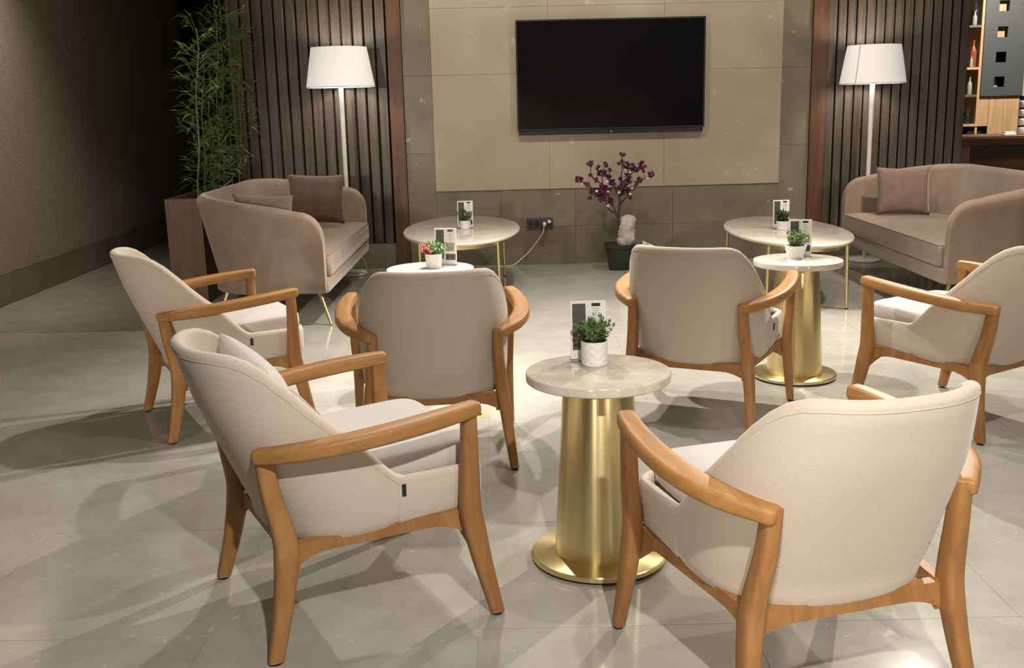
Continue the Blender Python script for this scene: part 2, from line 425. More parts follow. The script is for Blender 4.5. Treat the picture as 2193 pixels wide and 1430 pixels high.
FRONT = [(.565, .316, .182, .034, .038), (.42, .311, .183, .037, .046), (.31, .304, .184, .041, .055), (.25, .303, .194, .041, .058), (.14, .307, .216, .036, .049), (.008, .314, .248, .029, .037)]
REAR = [(.522, .222, -.314, .036, .042), (.42, .226, -.302, .040, .048), (.32, .236, -.282, .043, .056), (.26, .242, -.278, .045, .059), (.14, .256, -.297, .039, .050), (.008, .272, -.330, .031, .038)]
def mirror(tab, s): return [(z, x*s, y, a, b) for z, x, y, a, b in tab]
def rail_rings(p0, p1, z0, z1, hend0, hend1, hmid, th, n=17):
    p0, p1 = Vector(p0), Vector(p1); d = (p1-p0).normalized(); s = Vector((-d.y, d.x)); rings = []
    for k in range(n):
        t = k/(n-1); p = p0.lerp(p1, t); zt = lerp(z0, z1, t)
        f0 = max(0, 1-t/.22)**2; f1 = max(0, 1-(1-t)/.22)**2
        h = hmid+(hend0-hmid)*f0+(hend1-hmid)*f1
        q = p+s*th/2; r = p-s*th/2
        rings.append([(q.x, q.y, zt), (r.x, r.y, zt), (r.x, r.y, zt-h), (q.x, q.y, zt-h)])
    return rings
def make_armchair():
    root = thing('armchair', '', 'chair')
    sh = link('shell', make_shell(), M['linen'], root)
    pts = []
    for i in range(61):
        u = -1+2*i/60; z = interp(abs(u), RIM)-.022; x, y = shell_plan(u, z, -.0002); pts.append((x, y, z))
    link('piping', tubem(pts, .0013, 6), M['linen'], sh)
    link('seat_base', make_seat_base(), M['linen'], root)
    cu = link('cushion', make_cushion(), M['linen_seat'], root)
    tg = link('tag', boxm(.2765, .2815, .012, .022, .362, .392), M['black_tag'], root); tg['label'] = 'small black tag on the side seam'
    for s in (1, -1):
        P, W, Hh = smooth_path([(s*.314, .198, .569), (s*.323, .155, .566), (s*.334, .07, .559), (s*.337, -.04, .549), (s*.324, -.15, .538), (s*.288, -.245, .525), (s*.226, -.322, .511)],
                               ([.046, .050, .056, .061, .063, .058, .048], [.038, .040, .042, .042, .041, .040, .037]), 5)
        link('armrest', loftm(sweep_rings(P, W, Hh, 20, .5, .012), ang=50), M['arm_wood'], root)
        for tab in (FRONT, REAR):
            lg = link('leg', loftm(leg_rings(mirror(tab, s)), ang=60), M['chair_wood'], root)
            z, x, y, a, b = tab[-1]
            link('glide', lathem([(.011, 0), (.011, .009)], 12), M['rubber'], lg, (s*x, y, 0))
        link('side_rail', loftm(rail_rings((s*.276, .185), (s*.226, -.268), .298, .280, .070, .072, .032, .024)), M['chair_wood'], root)
    link('back_rail', loftm(rail_rings((-.243, -.259), (.243, -.259), .276, .276, .074, .074, .036, .026)), M['chair_wood'], root)
    link('front_rail', loftm(rail_rings((-.295, .185), (.295, .185), .296, .296, .085, .085, .05, .024)), M['chair_wood'], root)
    return root
CHAIRS = [
 (-.4213, 2.6875, -1.0875, 'beige wooden armchair with a pale pink pillow tucked in, nearest on the left'),
 (.6242, 2.2855, .2886, 'large beige armchair seen from behind, right beside the nearest brass table'),
 (-1.2169, 4.4253, -1.0721, 'beige wooden armchair with creased white seat, in front of the brown planter and left sofa'),
 (-.3031, 3.9359, .0932, 'beige armchair seen from straight behind, hiding the brightly lit small table'),
 (.8292, 4.3455, -.4458, 'beige armchair seen from behind whose armrest reaches over the farther brass table'),
 (1.8195, 4.2061, .5687, 'beige armchair cut by the right picture edge, in front of the right sofa'),
]
proto = make_armchair()
for i, (x, y, t, lab) in enumerate(CHAIRS):
    o = proto if i == 0 else copy_tree(proto)
    o.location = (x, y, 0); o.rotation_euler = (0, 0, t); o['label'] = lab; o['group'] = 'wooden lounge armchairs'

# throw pillows
def pillow_mesh(w_, h_, t_, n=18):
    bm = bmesh.new(); G = []
    for sgn in (1, -1):
        g = {}
        for i in range(n+1):
            for j in range(n+1):
                a, b = -1+2*i/n, -1+2*j/n
                pin = 1-.07*(1-abs(a)**2)*abs(b)**3; pin2 = 1-.07*(1-abs(b)**2)*abs(a)**3
                th = t_/2*((1-abs(a)**2.6)*(1-abs(b)**2.6))**.55
                wr = .004*noise.noise(Vector((a*2.3, b*2.3, sgn*3.1+w_)))
                g[i, j] = (a*w_/2*pin2, sgn*(th+wr*(th/t_*2)), b*h_/2*pin)
        G.append(g)
    V = {}
    for s_, g in enumerate(G):
        for (i, j), p in g.items():
            if s_ == 1 and (i in (0, n) or j in (0, n)): V[1, i, j] = V[0, i, j]
            else: V[s_, i, j] = bm.verts.new(p)
        for i in range(n):
            for j in range(n):
                bm.faces.new((V[s_, i, j], V[s_, i+1, j], V[s_, i+1, j+1], V[s_, i, j+1]))
    return fin(bm, ang=100)
def pillow(loc, rot, w_, h_, t_, mat, label, zipedge=False):
    o = link('throw_pillow', pillow_mesh(w_, h_, t_), mat, None, loc, rot)
    return tag(o, label, 'pillow')
def in_chair(i, p, tilt, yaw=0.0):
    x, y, t, _ = CHAIRS[i]; c, s = math.cos(t), math.sin(t)
    return (x+c*p[0]-s*p[1], y+s*p[0]+c*p[1], p[2]), (tilt, 0, t+yaw)
l_, r_ = in_chair(0, (.0, -.245, .585), .36, .1)
pillow(l_, (r_[0], .12, r_[2]), .36, .30, .11, M['pillow_pale'], 'pale pink pillow inside the nearest left armchair, one corner showing')
l_, r_ = in_chair(4, (-.055, -.285, .572), .36)
pillow(l_, (r_[0], .3, r_[2]), .34, .32, .08, M['pillow_pale'], 'pale pillow corner peeking over the armchair back below the purple tree')

# ------------------------------------------------------------------ sofas
def make_sofa(label):
    root = thing('sofa', label, 'sofa', group='taupe two-seat tub sofas')
    HW, DEP = 1.0, .40                                   # half length, half depth
    def plan(u, z, off):
        lean = interp(z, [(.2, 0), (.8, .13)])
        hw = HW-off+.02*(z-.2)/.6; yb = -DEP-lean+.06+off; yf = DEP-.01; r = .46-off
        L1 = hw-r; L2 = PI/2*r; L3 = yf-(yb+r); tot = L1+L2+L3; a = abs(u)*tot; s = 1 if u >= 0 else -1
        if a < L1: return (s*a, yb)
        if a < L1+L2:
            an = (a-L1)/r; return (s*(L1+r*math.sin(an)), yb+r*(1-math.cos(an)))
        return (s*hw, yb+r+(a-L1-L2))
    RZ = [(0, .80), (.40, .80), (.55, .79), (.70, .762), (.82, .73), (.90, .703), (.93, .696), (.95, .684), (.97, .662), (.985, .632), (.995, .60), (1, .56)]
    th = .095; bm = bmesh.new(); cols = []; nu = 96
    us = sorted(set([-1+2*i/nu for i in range(nu+1)]+[s*(.93+.005*k) for k in range(15) for s in (1, -1)]))
    us = [u for u in us if abs(u) <= 1]
    for u in us:
        zr = interp(abs(u), RZ); col = []; tt = th*(1-.25*max(0, (abs(u)-.8)/.2))
        col.append((*plan(u, .2, .05), .198))
        for k in range(11):
            z = lerp(.21, zr-tt/2, k/10); col.append((*plan(u, z, .012 if k == 0 else 0), z))
        for k in range(1, 8):
            an = PI*k/8; col.append((*plan(u, zr-tt/2, tt/2*(1-math.cos(an))), zr-tt/2+tt/2*math.sin(an)))
        for k in range(6): z = lerp(zr-tt/2, .25, k/5); col.append((*plan(u, z, tt), z))
        cols.append([bm.verts.new(c) for c in col])
    for a, b in zip(cols[:-1], cols[1:]):
        for k in range(len(a)-1): bm.faces.new((a[k], b[k], b[k+1], a[k+1]))
        bm.faces.new((a[-1], b[-1], b[0], a[0]))
    bm.faces.new(cols[0]); bm.faces.new(cols[-1])
    sh = link('tub_shell', fin(bm, ang=60), M['sofa'], root)
    def slab(hx, y0, y1, z0, z1, rb, bev, rnd, n=10):
        P = []
        for cx, cy, a0, r in ((hx-.03, y1-.03, 0, .03), (-hx+.03, y1-.03, PI/2, .03), (-hx+rb, y0+rb, PI, rb), (hx-rb, y0+rb, 3*PI/2, rb)):
            for k in range(n+1): an = a0+PI/2*k/n; P.append((cx+r*math.cos(an), cy+r*math.sin(an)))
        cy = (y0+y1)/2; rings = []
        for ins, z in ((bev*2, z0), (bev*.6, z0+bev*.25), (0, z0+bev), (0, z1-bev), (bev*.35, z1-bev*.3), (bev, z1), (bev*4, z1+rnd)):
            rings.append([(x*(1-ins/hx), cy+(y-cy)*(1-ins/((y1-y0)/2)), z) for x, y in P])
        return loftm(rings, ang=50)
    link('seat_frame', slab(.975, -.36, .402, .2, .293, .36, .008, .0), M['sofa'], root)
    cush = link('seat_cushion', slab(.922, -.30, .415, .294, .425, .33, .014, .012), M['sofa'], root)
    pp = []
    for cx, cy, a0 in ((.922-.04, .415-.04, 0), (-.922+.04, .415-.04, PI/2)):
        for k in range(7): an = a0+PI/2*k/6; pp.append((cx+.034*math.cos(an), cy+.034*math.sin(an), .4235))
    pp = [(pp[0][0], -.05, .4235)]+pp+[(pp[-1][0], -.05, .4235)]
    link('piping', tubem(pp, .0045, 8), M['pillow_taupe'], bpy.data.objects[-1] if False else cush)
    for sx in (1, -1):
        link('leg', tubem([(sx*.90, .33, .2), (sx*.965, .405, .003)], [.014, .009], 12), M['brass_leg'], root)
        link('leg', tubem([(sx*.80, -.26, .2), (sx*.86, -.32, .003)], [.014, .009], 12), M['brass_leg'], root)
    return root
s1 = make_sofa('taupe tub sofa on thin brass legs between the bamboo planter and left coffee table')
s1.location = (-1.515, 7.27, 0); s1.rotation_euler = (0, 0, -PI/2)
s2 = copy_tree(s1); s2['label'] = 'taupe tub sofa in front of the right floor lamp and bar counter'
s2.location = (2.955, 7.06, 0); s2.rotation_euler = (0, 0, PI/2+.0)
pillow((-1.44, 7.86, .645), (-.20, .04, .12), .42, .37, .13, M['pillow_brown'], 'dark brown square pillow against the far arm of the left sofa')
pillow((-1.53, 6.52, .615), (.10, .05, .05), .37, .36, .12, M['pillow_taupe'], 'brown pillow mostly hidden behind the near arm of the left sofa')
pillow((2.90, 7.72, .61), (-.22, .02, -.12), .385, .355, .13, M['pillow_taupe'], 'taupe square pillow at the far end of the right sofa')

# ------------------------------------------------------------------ tables
def pedestal(label, x, y, pale=False):
    r = thing('pedestal_table', label, 'side table', (x, y, 0), group='round stone tables on brass pedestals')
    R = .2043
    link('tabletop', lathem([(R-.02, .538), (R-.003, .5385), (R, .5415), (R, .5612), (R-.0015, .5637), (R-.005, .5645)], 96, ang=40), M['pale_stone' if pale else 'table_stone'], r)
    link('column', lathem([(.128, .021), (.128, .027), (.1275, .05), (.099, .53), (.097, .538)], 72), M['brass'], r)
    b = link('base_disc', lathem([(.190, .006), (.196, .009), (.196, .021), (.193, .024), (.128, .025)], 72), M['brass'], r)
    link('foot_ring', lathem([(.186, 0), (.186, .0065)], 48), M['rubber'], r)
    return r
pedestal('round beige marble side table on conical brass pedestal, nearest the camera', .2403, 2.8597)
pedestal('round pale marble side table on brass pedestal behind an armchair arm', 1.3442, 4.838, True)
pedestal('brightly lit small round table mostly hidden behind the centre left armchair', -.375, 4.85, True)

def coffee(label, x, y, a, b, h, legs):
    r = thing('coffee_table', label, 'coffee table', (x, y, 0), group='oval coffee tables by the sofas')
    n = 96
    def ell(s, z): return [((a-s)*math.cos(2*PI*k/n), (b-s)*math.sin(2*PI*k/n), z) for k in range(n)]
    link('tabletop', loftm([ell(.03, h-.024), ell(.006, h-.022), ell(0, h-.015), ell(0, h-.006), ell(.003, h-.001), ell(.008, h)], ang=60), M['pale_stone'], r)
    link('frame', loftm([ell(.05, h-.025), ell(.05, h-.05), ell(.062, h-.05), ell(.062, h-.025), ell(.05, h-.025)], cap=False), M['brass_leg'], r)
    for dx, dy in legs:
        lg = link('leg', tubem([(dx*.97, dy*.98, h-.026), (dx, dy, .006)], [.0115, .0095], 12), M['brass_leg'], r)
        link('foot', lathem([(.011, 0), (.011, .007)], 12), M['rubber'], lg, (dx, dy, 0))
    return r
coffee('oval pale coffee table on thin brass legs beside the left sofa', -.343, 7.56, .42, .86, .435, [(.27, -.60), (-.27, -.60), (.30, .45), (-.30, .45)])
coffee('oval pale coffee table on thin brass legs beside the right sofa', 1.885, 7.12, .39, .83, .425, [(.213, -.70), (-.275, -.64), (.28, .6), (-.28, .6)])

# menu stands and potted plants ------------------------------------------------
def menu(label, x, y, z, yaw, w_=.105, h_=.155, tilt=.06):
    r = thing('menu_stand', label, 'menu', (x, y, z), yaw, group='small menu stands on the tables')
    link('base', boxm(-w_/2, w_/2, -.03, .03, 0, .003, .0008, 1), M['acrylic'], r)
    c = link('card', boxm(-w_/2, w_/2, -.0016, .0016, .004, h_+.02, .0006, 1), M['white_card'], r, None, (-tilt, 0, 0))
    def pr(name, x0, x1, z0, z1, mat, parent=c):
        link(name, boxm(w_*(x0-.5), w_*(x1-.5), -.0021, -.0014, .02+h_*(1-z1), .02+h_*(1-z0)), mat, parent)
    pr('print_panel', .06, .43, .05, .93, M['dark_print'])
    pr('red_mark', .15, .30, .66, .70, M['red_print'])
    pr('header', .60, .84, .045, .105, M['black_print'])
    bm = bmesh.new()
    for k, (a, b) in enumerate(((.63, .82), (.66, .78), (.58, .86), (.64, .80), (.68, .76), (.60, .84))):
        zc = .15+.038*k; add_box(bm, w_*(a-.5), w_*(b-.5), -.0021, -.0014, .02+h_*(1-zc-.010), .02+h_*(1-zc))
    link('text_lines', fin(bm, False), M['text_print'], c)
    pr('photo', .52, .90, .44, .70, M['grey_print'])
    pr('footer', .50, .95, .78, .97, M['black_print'] if False else M['dark_print'])
    return r
def add_leaf(bm, p, d, L, W, droop=0.0):
    d = Vector(d).normalized(); s = d.cross(Vector((random.uniform(-.4, .4), random.uniform(-.4, .4), 1))).normalized(); u = s.cross(d)
    p = Vector(p); q = p+d*L*.45+u*W*.12; e = p+d*L-Vector((0, 0, droop*L))
    vs = [bm.verts.new(v) for v in (p, q+s*W/2, e, q-s*W/2, p+d*L*.5-u*W*.05)]
    bm.faces.new((vs[0], vs[1], vs[4])); bm.faces.new((vs[1], vs[2], vs[4])); bm.faces.new((vs[2], vs[3], vs[4])); bm.faces.new((vs[3], vs[0], vs[4]))
def bush(bm, n, base_r, spread, h, leafL, leafW, z0, per=9, bias=None, filt=None):
    for i in range(n):
        an = random.uniform(0, 2*PI); rr = math.sqrt(random.random()); br = base_r*rr
        p0 = Vector((br*math.cos(an), br*math.sin(an), z0)); top = Vector((spread*rr*math.cos(an), spread*rr*math.sin(an), z0+h*random.uniform(.6, 1)*(1-.35*rr*rr)))
        if filt and not filt(top): continue
        for k in range(per):
            t = (k+1)/per; p = p0.lerp(top, t); a2 = random.uniform(0, 2*PI)
            add_leaf(bm, p, (math.cos(a2), math.sin(a2), random.uniform(.1, 1.0)), leafL*random.uniform(.7, 1.2), leafW*random.uniform(.8, 1.2))
        add_leaf(bm, top, top-p0, leafL, leafW)
def chevron_pot(R, h, taper=1.0, amp=.0022, nseg=60, rows=22, zig=5):
    rings = []
    for j in range(rows+1):
        t = j/rows; z = h*t; ring = []
        for k in range(nseg):
            an = 2*PI*k/nseg; ph = (an/(2*PI)*zig) % 1; tri = abs(ph-.5)*2
            v = (t*3+tri*.9) % 1; d = amp*(abs(v-.5)*2-.5) if .06 < t < .92 else 0
            rr = (R*lerp(taper, 1, t)+d)*(.94 if j == 0 else 1); ring.append((rr*math.cos(an), rr*math.sin(an), z))
        rings.append(ring)
    for rr, z in ((R*.97, h+.0015), (R*.90, h), (R*.88, h-.012)): rings.append([(rr*math.cos(2*PI*k/nseg), rr*math.sin(2*PI*k/nseg), z) for k in range(nseg)])
    return loftm(rings, ang=30)
def square_pot(R, h, taper=.8):
    rings = []; n = 32
    def rr(s, z, e): return [(s*spow(math.cos(2*PI*k/n+PI/4), e), s*spow(math.sin(2*PI*k/n+PI/4), e), z) for k in range(n)]
    for t in range(9):
        q = t/8; rings.append(rr(R*lerp(taper, 1, q)*(.95 if t == 0 else 1), h*q, lerp(.95, .5, q)))
    rings += [rr(R*.9, h, .5), rr(R*.87, h-.012, .5)]
    return loftm(rings, ang=40)
def potted(label, x, y, z, kind):
    r = thing('potted_plant', label, 'plant', (x, y, z), random.uniform(-.3, .3) if kind != 'square' else .35, group='small potted plants on the tables')
    if kind == 'boxwood':
        R, h = .0385, .070; link('pot', chevron_pot(R, h, .97), M['ceramic'], r); mats = [('leaf', 46, None)]; sp, hh, lL, lW, per = .056, .078, .016, .010, 9
    elif kind == 'russet':
        R, h = .040, .066; link('pot', chevron_pot(R, h, .86, .0016, 48, 18, 3), M['ceramic'], r); sp, hh, lL, lW, per = .062, .062, .018, .008, 8
        mats = [('leaf', 40, lambda p: p.x > -.028), ('leaf_light', 16, lambda p: p.x > -.03), ('leaf_red', 46, lambda p: p.x < -.025)]
    elif kind == 'square':
        R, h = .044, .062; link('pot', square_pot(R, h), M['ceramic'], r); sp, hh, lL, lW, per = .064, .072, .017, .008, 9
        mats = [('leaf', 30, None), ('leaf_light', 18, None)]
    elif kind == 'grass':
        R, h = .041, .062; link('pot', chevron_pot(R, h, .9, .0012, 48, 14, 4), M['ceramic'], r); sp, hh, lL, lW, per = .056, .085, .022, .006, 8
        mats = [('leaf_dark', 34, None), ('leaf', 14, None)]
    else:
        R, h = .043, .060; link('pot', chevron_pot(R, h, .9, .001, 48, 14, 4), M['ceramic'], r); sp, hh, lL, lW, per = .048, .078, .020, .011, 8
        mats = [('leaf_dark', 40, None)]
    link('soil', lathem([(R*.86, h-.010), (R*.86, h-.006)], 24), M['soil'], r)
    for nm, n, fl_ in mats:
        bm = bmesh.new(); bush(bm, n, R*.75, sp, hh, lL, lW, h-.008, per, None, fl_)
        f = link('foliage', fin(bm, False), M[nm], r)
        if nm == 'leaf_red': f['label'] = 'russet red leaves on one side'
    return r
TZ = .5647
menu('white menu stand behind the boxwood pot on the nearest brass table', .2235, 2.985, TZ, .03)
potted('boxwood sprig in chevron-ribbed white pot on the nearest brass table', .236, 2.93, TZ, 'boxwood')
menu('menu stand on the brightly lit left table, turned slightly', -.305, 4.92, TZ, -.18)
potted('small pot of green and russet leaves on the brightly lit left table', -.357, 4.845, TZ, 'russet')
menu('menu stand on the pale round table beside the right oval table', 1.375, 4.92, TZ, -.08)
potted('light green plant in squarish white pot on the farther brass table', 1.340, 4.87, TZ, 'square')
menu('menu stand on the left oval coffee table', -.317, 7.56, .4355, .02, .112, .175)
potted('dark green grassy plant in white pot on the left oval coffee table', -.317, 7.49, .4355, 'grass')
menu('menu stand on the right oval coffee table', 1.865, 7.16, .4255, .03, .112, .175)
potted('dark leafy plant in white pot on the right oval coffee table', 1.855, 7.08, .4255, 'dark')

# ------------------------------------------------------------------ floor lamps
def lamp(label, x, y, z0, z1, r0, r1, watts, seam):
    r = thing('floor_lamp', label, 'lamp', (x, y, 0), group='white floor lamps by the slatted walls')
    link('base', lathem([(.115, 0), (.125, .004), (.125, .014), (.118, .019), (.02, .022)], 48), M['white'], r)
    link('pole', lathem([(.014, .02), (.019, z0-.1), (.021, z0+.08)], 20), M['white'], r)
    n = 64
    sh = link('lamp_shade', loftm(lathe_rings([(r0, z0), (r1, z1), (r1-.004, z1), (r0-.004, z0), (r0, z0)], n), cap=False), M['shade'], r)
    q = .0012
    if seam: link('shade_seam', boxm(-.003, .003, -.001, .001, 0, math.hypot(z1-z0, r0-r1)), M['shade_seam'], sh,
         ((r0+q)*math.cos(-2.42), (r0+q)*math.sin(-2.42), z0), (-math.atan2(r0-r1, z1-z0), 0, -2.42+PI/2))
    link('shade_rim', loftm(tube_ring(r0, z0, .004), cap=False), M['white'], sh)
    bl = link('bulb', loftm(superell(.03, .03, .04, 1, 1, 16, 10)), M['bulb'], r, (0, 0, z0+.20)).visible_shadow = True
    link('shade_ring', loftm(tube_ring(.03, z0+.08, .006), cap=False), M['white'], sh)
    l = bpy.data.lights.new('lamp_bulb', 'POINT'); l.energy = watts; l.color = (1, .93, .85); l.shadow_soft_size = .045
    lo = bpy.data.objects.new('lamp_bulb', l); COL.objects.link(lo); lo.location = (x, y, z0+.20)
    return r
def tube_ring(R, z, r, n=64, m=8):
    return [[((R+r*math.cos(2*PI*j/m))*math.cos(2*PI*k/n), (R+r*math.cos(2*PI*j/m))*math.sin(2*PI*k/n), z+r*math.sin(2*PI*j/m)) for k in range(n)] for j in list(range(m))+[0]]
bm_ = plain('lit bulb', (.9, .9, .9), .5); bm_.node_tree.nodes['Principled BSDF'].inputs['Emission Color'].default_value = (1, .95, .88, 1)
bm_.node_tree.nodes['Principled BSDF'].inputs['Emission Strength'].default_value = 3; M['bulb'] = bm_
YLa, YLb = 8.29, 8.36
A0, A1, A2, A3 = at(668, 103, YLa), at(787, 103, YLa), at(657, 188, YLa), at(803, 188, YLa)
lamp('white floor lamp behind the left sofa, lit cone shade', (A2.x+A3.x)/2, YLa, A2.z, A0.z, (A3.x-A2.x)/2, (A1.x-A0.x)/2, 31, False)
B0, B1, B2, B3 = at(1817, 98, YLb), at(1928, 98, YLb), at(1800, 180, YLb), at(1937, 180, YLb)
lamp('white floor lamp behind the right sofa, lit cone shade with a seam', (B2.x+B3.x)/2, YLb, B2.z, B0.z, (B3.x-B2.x)/2, (B1.x-B0.x)/2, 31, True)

# ------------------------------------------------------------------ television
def on_wall(s, z, off): return Vector((s*math.cos(PSI)+off*math.sin(PSI), YW+s*math.sin(PSI)-off*math.cos(PSI), z))
tl, tr, tb, tt = .0826, 1.586, 1.0545, 1.9439
tv = thing('television', 'large black flat television mounted on the beige stone wall', 'television', on_wall((tl+tr)/2, (tb+tt)/2, 0), PSI)
hw, hh = (tr-tl)/2, (tt-tb)/2
link('wall_mount', boxm(-.2, .2, -.03, -.012, -.2, .2), M['tv_body'], tv)
link('body', boxm(-hw+.012, hw-.012, -.068, -.03, -hh, hh-.004, .004, 1), M['tv_body'], tv)
bm = bmesh.new()
for q in ((-hw, -hw+.012, -hh+.035, hh), (hw-.012, hw, -hh+.035, hh), (-hw+.012, hw-.012, hh-.012, hh), (-hw+.012, hw-.012, -hh+.035, -hh+.047)): add_box(bm, q[0], q[1], -.074, -.045, q[2], q[3])
link('bezel', fin(bm, False), M['tv_body'], tv)
link('screen', boxm(-hw+.012, hw-.012, -.071, -.066, -hh+.047, hh-.012), M['tv_screen'], tv)
link('lower_trim', boxm(-hw+.02, hw-.02, -.075, -.045, -hh, -hh+.034, .004, 1), M['tv_body'], tv)
link('indicator', boxm(-.008, .006, -.078, -.074, -hh+.010, -hh+.024, .002, 1), M['logo'], tv)

# outlet with plug and cord
op = thing('outlet_plate', 'dark grey wall outlet plate with a white plug in it', 'outlet', on_wall(.253, .338, 0), PSI)
link('plate', boxm(-.109, .109, -.010, 0, -.049, .049, .003, 1), M['plate'], op)
for k in range(4):
    sk = link('socket', boxm(-.022, .022, -.0125, -.009, -.036, .036, .002, 1), M['plate_dark'], op, (-.076+.0507*k, 0, 0))
    link('socket_hole', lathem([(.014, 0), (.014, .0009)], 20), M['rubber'], sk, (0, -.0128, 0), (PI/2, 0, 0))
pc = thing('power_cord', 'white power cord hanging from the wall outlet to the floor', 'cord', on_wall(.253, 0, 0), PSI)
link('plug', loftm(tube_rings([(.035, -.0135, .335), (.035, -.035, .333), (.030, -.048, .322)], [.017, .015, .008], 14)), M['white'], pc)
P, = smooth_path([(.030, -.047, .322), (.02, -.055, .27), (-.02, -.06, .21), (-.09, -.06, .12), (-.17, -.065, .05), (-.24, -.08, .008), (-.36, -.10, .006), (-.55, -.06, .006)], (), 8)
link('cable', tubem(P, .0042, 8), M['cord'], pc)
sp_ = link('adapter', loftm(tube_rings([on_wall(.253+.076, .352, .0135), on_wall(.253+.076, .352, .028)], [.015, .012], 14)), M['white']); tag(sp_, 'small white adapter in the right end of the outlet plate', 'adapter')

# ------------------------------------------------------------------ purple tree
TY = 8.24
def tp(x, y, dy=0.0): return at(1210+x/4.933, 310+y/4.933, TY+dy)
base = tp(575, 1325); base.z = 0
tree = thing('blossom_tree', 'small artificial tree with purple blossoms in a dark pot under the television', 'tree', base)
def L_(p): return p-base
rp, hp = .108, .205
sq = lambda s, z: [(s*spow(math.cos(2*PI*k/28+PI/4), .62), s*spow(math.sin(2*PI*k/28+PI/4), .62), z) for k in range(28)]
pt = link('pot', loftm([sq(.078, 0), sq(.082, .006), sq(.112, hp-.028), sq(.119, hp-.026), sq(.121, hp), sq(.112, hp), sq(.108, hp-.02)], ang=40), M['pot_green'], tree)
link('soil', loftm([sq(.107, hp-.022), sq(.105, hp-.012)]), M['soil'], tree)
BR = [([(570, 1110, 0), (566, 1000, 0), (568, 880, .01), (562, 790, 0), (568, 700, 0), (580, 620, 0), (572, 545, .01), (545, 490, .03), (510, 410, .05)], .0150, .006),
      ([(562, 800, 0), (545, 735, -.01), (490, 700, -.03), (455, 670, -.03), (440, 620, -.04), (400, 545, -.04), (310, 490, -.05), (275, 450, -.05), (210, 410, -.04), (145, 365, -.03)], .009, .003),
      ([(545, 735, -.01), (505, 640, .03), (480, 590, .04), (440, 490, .05), (400, 420, .05), (395, 320, .06), (425, 205, .06)], .008, .003),
      ([(400, 420, .05), (330, 375, .05), (275, 320, .03), (270, 250, .03), (265, 190, .03)], .006, .0025),
      ([(345, 330, .03), (345, 230, .0)], .004, .0025), ([(395, 330, .06), (460, 330, .0), (470, 265, 0)], .004, .0025),
      ([(580, 625, 0), (640, 560, -.03), (680, 500, -.05), (740, 440, -.05), (790, 375, -.04), (840, 355, -.02), (905, 315, -.02)], .008, .003),
      ([(575, 560, .01), (600, 470, -.03), (640, 390, -.04), (690, 320, -.04), (750, 265, -.03), (815, 215, -.03)], .008, .003),
      ([(600, 470, -.03), (590, 360, .03), (605, 250, .04), (600, 180, .04), (612, 100, .04)], .006, .0025), ([(690, 320, -.04), (640, 220, .02)], .004, .0025),
      ([(840, 355, -.02), (830, 280, -.02)], .003, .002), ([(680, 500, -.05), (690, 560, -.03)], .003, .002), ([(310, 490, -.05), (262, 560, -.03)], .003, .002)]
bm = bmesh.new()
for pts, r0, r1 in BR:
    P, = smooth_path([L_(tp(*q)) for q in pts], (), 4); n = len(P)
    add_loft(bm, tube_rings(P, [lerp(r0, r1, i/(n-1)) for i in range(n)], 8))
link('trunk', fin(bm), M['bark'], tree)
def blossom_mesh():
    bm = bmesh.new()
    for k in range(46):
        z = random.uniform(-1, 1); a = random.uniform(0, 2*PI); q = math.sqrt(1-z*z); d = Vector((q*math.cos(a), q*math.sin(a), z))
        add_leaf(bm, d*random.uniform(.15, .5), d+Vector((0, 0, .2)), random.uniform(.5, .8), random.uniform(.5, .75))
    return fin(bm, False)
BM = [blossom_mesh() for _ in range(3)]
BLS = [(265,195,32),(150,370,34),(125,352,20),(240,420,25),(212,410,18),(270,320,20),(345,235,24),(430,210,27),(470,265,20),(330,370,25),(380,300,35),(420,295,26),(460,335,25),(500,400,36),(430,470,45),(390,450,30),(310,500,45),(360,520,36),(400,550,45),(260,560,20),(480,590,30),(610,100,28),(590,190,30),(645,215,36),(700,235,40),(745,265,30),(815,215,42),(830,280,15),(910,315,33),(790,370,30),(750,410,22),(585,360,20),(660,330,32),(600,420,42),(650,400,36),(680,380,26),(570,460,20),(640,500,42),(690,560,20),(715,460,22)]
for i, (x, y, r) in enumerate(BLS):
    s = r/4.933/266*1.3
    link('blossom', BM[i % 3], M['blossom'], tree, L_(tp(x, y, random.uniform(-.05, .05))), (random.uniform(0, 3), random.uniform(0, 3), random.uniform(0, 3)), (s, s, s))
bud = loftm(superell(1, 1, .8, 1, 1, 10, 6))
for x, y in ((335,490),(455,495),(455,645),(570,505),(690,520),(710,460),(180,415),(440,390),(870,350),(690,290),(635,265)):
    s = random.uniform(.011, .014)*(.95 if y > 300 else .7)
    link('white_bud', bud, M['white_bud'], tree, L_(tp(x, y, -.07)), None, (s, s, s))
# crumpled bag hanging on the trunk
rings = []
for j in range(23):
    t = j/22; z = lerp(1090, 740, t); cx = interp(t, [(0, 640), (.3, 645), (.6, 650), (1, 665)]); rw = interp(t, [(0, 30), (.10, 70), (.25, 92), (.4, 84), (.55, 68), (.7, 80), (.85, 74), (.95, 58), (1, 22)])
    c = L_(tp(cx, z)); ring = []
    for k in range(36):
        an = 2*PI*k/36; d = Vector((math.cos(an), math.sin(an), 0)); nn = noise.noise(Vector((math.cos(an)*1.7, math.sin(an)*1.7, t*4.5)))+.7*noise.noise(Vector((math.cos(an)*4, math.sin(an)*4, t*13)))
        rr = rw/4.933/266*(1+.34*nn); ring.append(c+Vector((d.x*rr, d.y*rr*.75-.02, .01*nn)))
    rings.append(ring)
link('plastic_wrap', loftm(rings, ang=50), M['bag'], tree)['label'] = 'crumpled white translucent plastic around the trunk'

